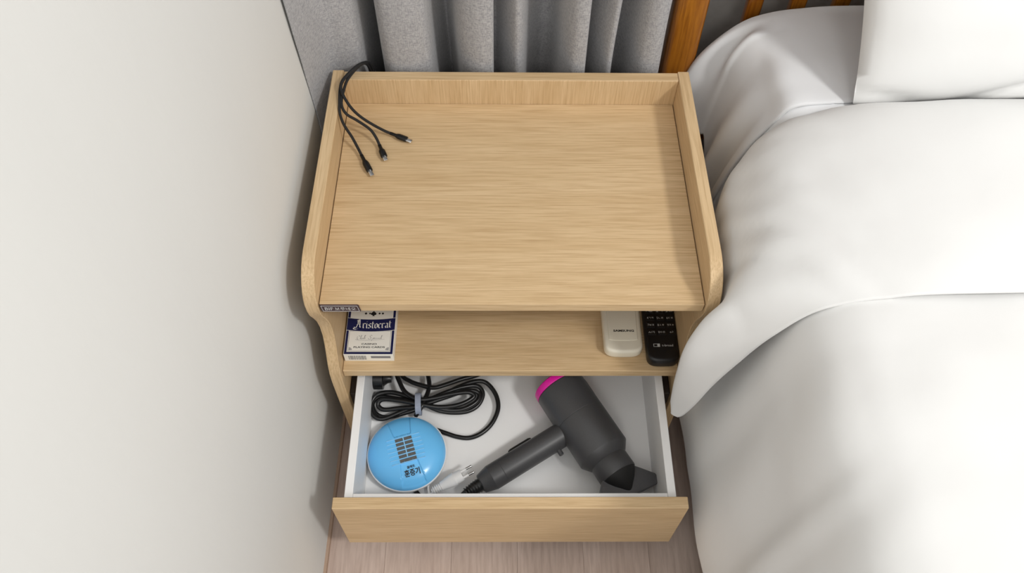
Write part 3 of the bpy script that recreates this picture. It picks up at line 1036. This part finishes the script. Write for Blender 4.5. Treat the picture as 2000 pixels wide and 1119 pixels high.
# flat fan blade around the cone
bl = [(.149, .0270), (.156, .0340), (.172, .0490), (.1795, .0495), (.1835, .0470), (.1850, .0440), (.1850, -.0440), (.1835, -.0470), (.1795, -.0495), (.172, -.0490), (.156, -.0340), (.149, -.0270)]
bm = bmesh.new()
lo_ = [bm.verts.new(b0 + ax * s + wv * a - hv * .0042) for s, a in bl]
hi_ = [bm.verts.new(b0 + ax * s + wv * a + hv * .0042) for s, a in bl]
bm.faces.new(lo_)
bm.faces.new(hi_)
for i in range(len(bl)):
    j = (i + 1) % len(bl)
    bm.faces.new((lo_[i], lo_[j], hi_[j], hi_[i]))
bmesh.ops.recalc_face_normals(bm, faces=bm.faces)
bmesh.ops.bevel(bm, geom=list(bm.edges), offset=.0009, segments=2, profile=.5, affect='EDGES')
obj('nozzle_blade', bm, 'dryer_blade', nz, smooth=40)
# handle
h0 = V((.0980, -.0290, FZ + RB - .003))
h1 = V((-.0400, -.1115, FZ + .0195))
hdv = (h1 - h0).normalized()
HL = (h1 - h0).length
obj('handle', bm_lathe([(0, .0172), (.036, .0176), (HL - .034, .0180), (HL - .0336, .0177), (HL - .0332, .0180), (HL - .016, .0180), (HL - .0155, .0176), (HL, .0135), (HL + .001, .0120)], h0, hdv, 48), 'dryer', hd, smooth=30)
hs = hdv.cross(V((0, 0, 1))).normalized()
if hs.y < 0:
    hs = -hs
q = h0 + hdv * .088
obj('switch', bm_tube([q + hs * .0170 - hdv * .018, q + hs * .0178 - hdv * .015, q + hs * .0178 + hdv * .015, q + hs * .0170 + hdv * .018], [.003, .0036, .0036, .003], 12), 'dryer_dark', hd, smooth=40)
q = h0 + hdv * .0455
obj('button', bm_lathe([(.0165, .0036), (.0245, .0036), (.0252, .0030)], q, -hs, 20), 'dryer', hd, smooth=40)
obj('cord_guard', bm_tube([h1, h1 + hdv * .012, h1 + hdv * .028 + V((0, 0, -.005)), h1 + hdv * .038 + V((0, .001, -.010))], [.0095, .0085, .0060, .0042], 16), 'black_rubber', hd, smooth=40)
for kk in range(6):
    c = h1 + hdv * (.004 + kk * .0038)
    obj('guard_rib', bm_tube([c, c + hdv * .0016], .0098 - kk * .0004, 16), 'black_rubber', hd, smooth=40)
# rating sticker on the barrel side facing the handle
bm = bmesh.new()
st = []
for s in (.010, .034):
    st.append([bm.verts.new(b0 + ax * s + (-sidev * math.cos(t) + V((0, 0, 1)) * math.sin(t)) * (RB + .0002)) for t in [math.radians(x) for x in (-14, -4, 6, 16, 24)]])
for k in range(4):
    bm.faces.new((st[0][k], st[0][k + 1], st[1][k + 1], st[1][k]))
obj('rating_label', bm, 'sticker', hd)
# power cord: from the guard under the vaporizer, a big loop, then the tied figure-eight bundle
g_end = h1 + hdv * .036 + V((0, .001, -.0095))
FR = FZ - ZT


def cp(u, v, h):
    return px(u, v, FR + h)


cord = [g_end, V((-.092, -.1335, FZ + .0036)), V((-.120, -.128, FZ + .0032)), V((-.141, -.100, FZ + .0032)), V((-.152, -.055, FZ + .0032)), V((-.138, -.022, FZ + .0032)), V((-.113, -.023, FZ + .0032)),
        cp(868, 845, .0033), cp(893, 853, .0033), cp(918, 855, .0035), cp(942, 845, .004), cp(962, 825, .005), cp(973, 797, .007), cp(968, 770, .010), cp(950, 748, .014), cp(928, 745, .017),
        cp(893, 757, .017), cp(855, 778, .016), cp(818, 797, .014), cp(785, 808, .010), cp(752, 815, .007), cp(733, 806, .007), cp(728, 788, .010), cp(742, 775, .013), cp(770, 778, .016),
        cp(818, 786, .020), cp(862, 803, .014), cp(905, 805, .009), cp(932, 793, .009), cp(943, 770, .012), cp(932, 754, .016), cp(900, 757, .020), cp(862, 770, .021),
        cp(818, 790, .018), cp(780, 806, .012), cp(748, 818, .010), cp(730, 812, .012), cp(724, 792, .015), cp(735, 772, .018), cp(762, 766, .020), cp(790, 772, .021),
        cp(818, 783, .024), cp(860, 798, .019), cp(900, 800, .016), cp(930, 785, .016), cp(935, 768, .018), cp(912, 763, .022), cp(870, 776, .023),
        cp(818, 793, .022), cp(782, 797, .017), cp(750, 800, .015), cp(738, 790, .017), cp(748, 780, .021), cp(780, 782, .024),
        cp(818, 789, .0265), cp(860, 795, .024), cp(898, 790, .022), cp(925, 775, .022), cp(915, 766, .025), cp(880, 770, .027), cp(850, 777, .027),
        cp(818, 780, .027), cp(792, 766, .024), cp(780, 745, .020), cp(772, 722, .012), cp(768, 702, .006), cp(762, 685, .0036)]
cobj = obj('power_cord', bm_tube(catmull(cord, 9), .0034, 10), 'black_rubber', hd, smooth=60)
ext = [cp(760, 670, .0036), cp(782, 728, .012), cp(800, 744, .015), cp(822, 752, .018), cp(846, 757, .020), cp(868, 752, .022), cp(900, 741, .022), cp(930, 733, .018), cp(965, 718, .010), cp(1000, 700, .0040), cp(1030, 680, .0036)]
obj('cord_strand', bm_tube(catmull(ext, 8), .0034, 10), 'black_rubber', hd, smooth=60)
ext = [cp(815, 672, .0036), cp(828, 700, .008), cp(836, 733, .014), cp(838, 757, .019), cp(829, 782, .0255), cp(822, 797, .025), cp(812, 812, .012)]
obj('cord_strand', bm_tube(catmull(ext, 8), .0034, 10), 'black_rubber', hd, smooth=60)
# velcro tie around the waist of the bundle
tie = bmesh.new()
tc = cp(817.5, 789.5, .0185)
xa = V((1, .06, 0)).normalized()
ya = V((-.06, 1, 0)).normalized()
ringp = []
for wd_ in (-.0042, .0042):
    ringp.append([[tie.verts.new(tc + xa * wd_ + ya * (.0148 + o) * math.copysign(abs(math.cos(t)) ** .75, math.cos(t)) + V((0, 0, 1)) * (.0128 + o) * math.copysign(abs(math.sin(t)) ** .75, math.sin(t)))
                   for t in [2 * math.pi * k / 28 for k in range(28)]] for o in (0, .0012)])
for k in range(28):
    j = (k + 1) % 28
    for a, b in ((ringp[0][1], ringp[1][1]), (ringp[0][0], ringp[1][0]), (ringp[0][0], ringp[0][1]), (ringp[1][0], ringp[1][1])):
        tie.faces.new((a[k], a[j], b[j], b[k]))
bmesh.ops.recalc_face_normals(tie, faces=tie.faces)
obj('cable_tie', tie, 'velcro', cobj, smooth=40, label='grey velcro cable tie')
# mains plug of the dryer at the back left of the drawer, partly below the shelf
pp = obj('power_plug', bm_lathe([(0, .006), (.006, .0075), (.012, .0120), (.0125, .0165), (.030, .0165), (.032, .0150)], V((-.176, .052, FZ + .0175)), V((-.85, -.0, .0)), 28), 'black_rubber', hd, smooth=35)
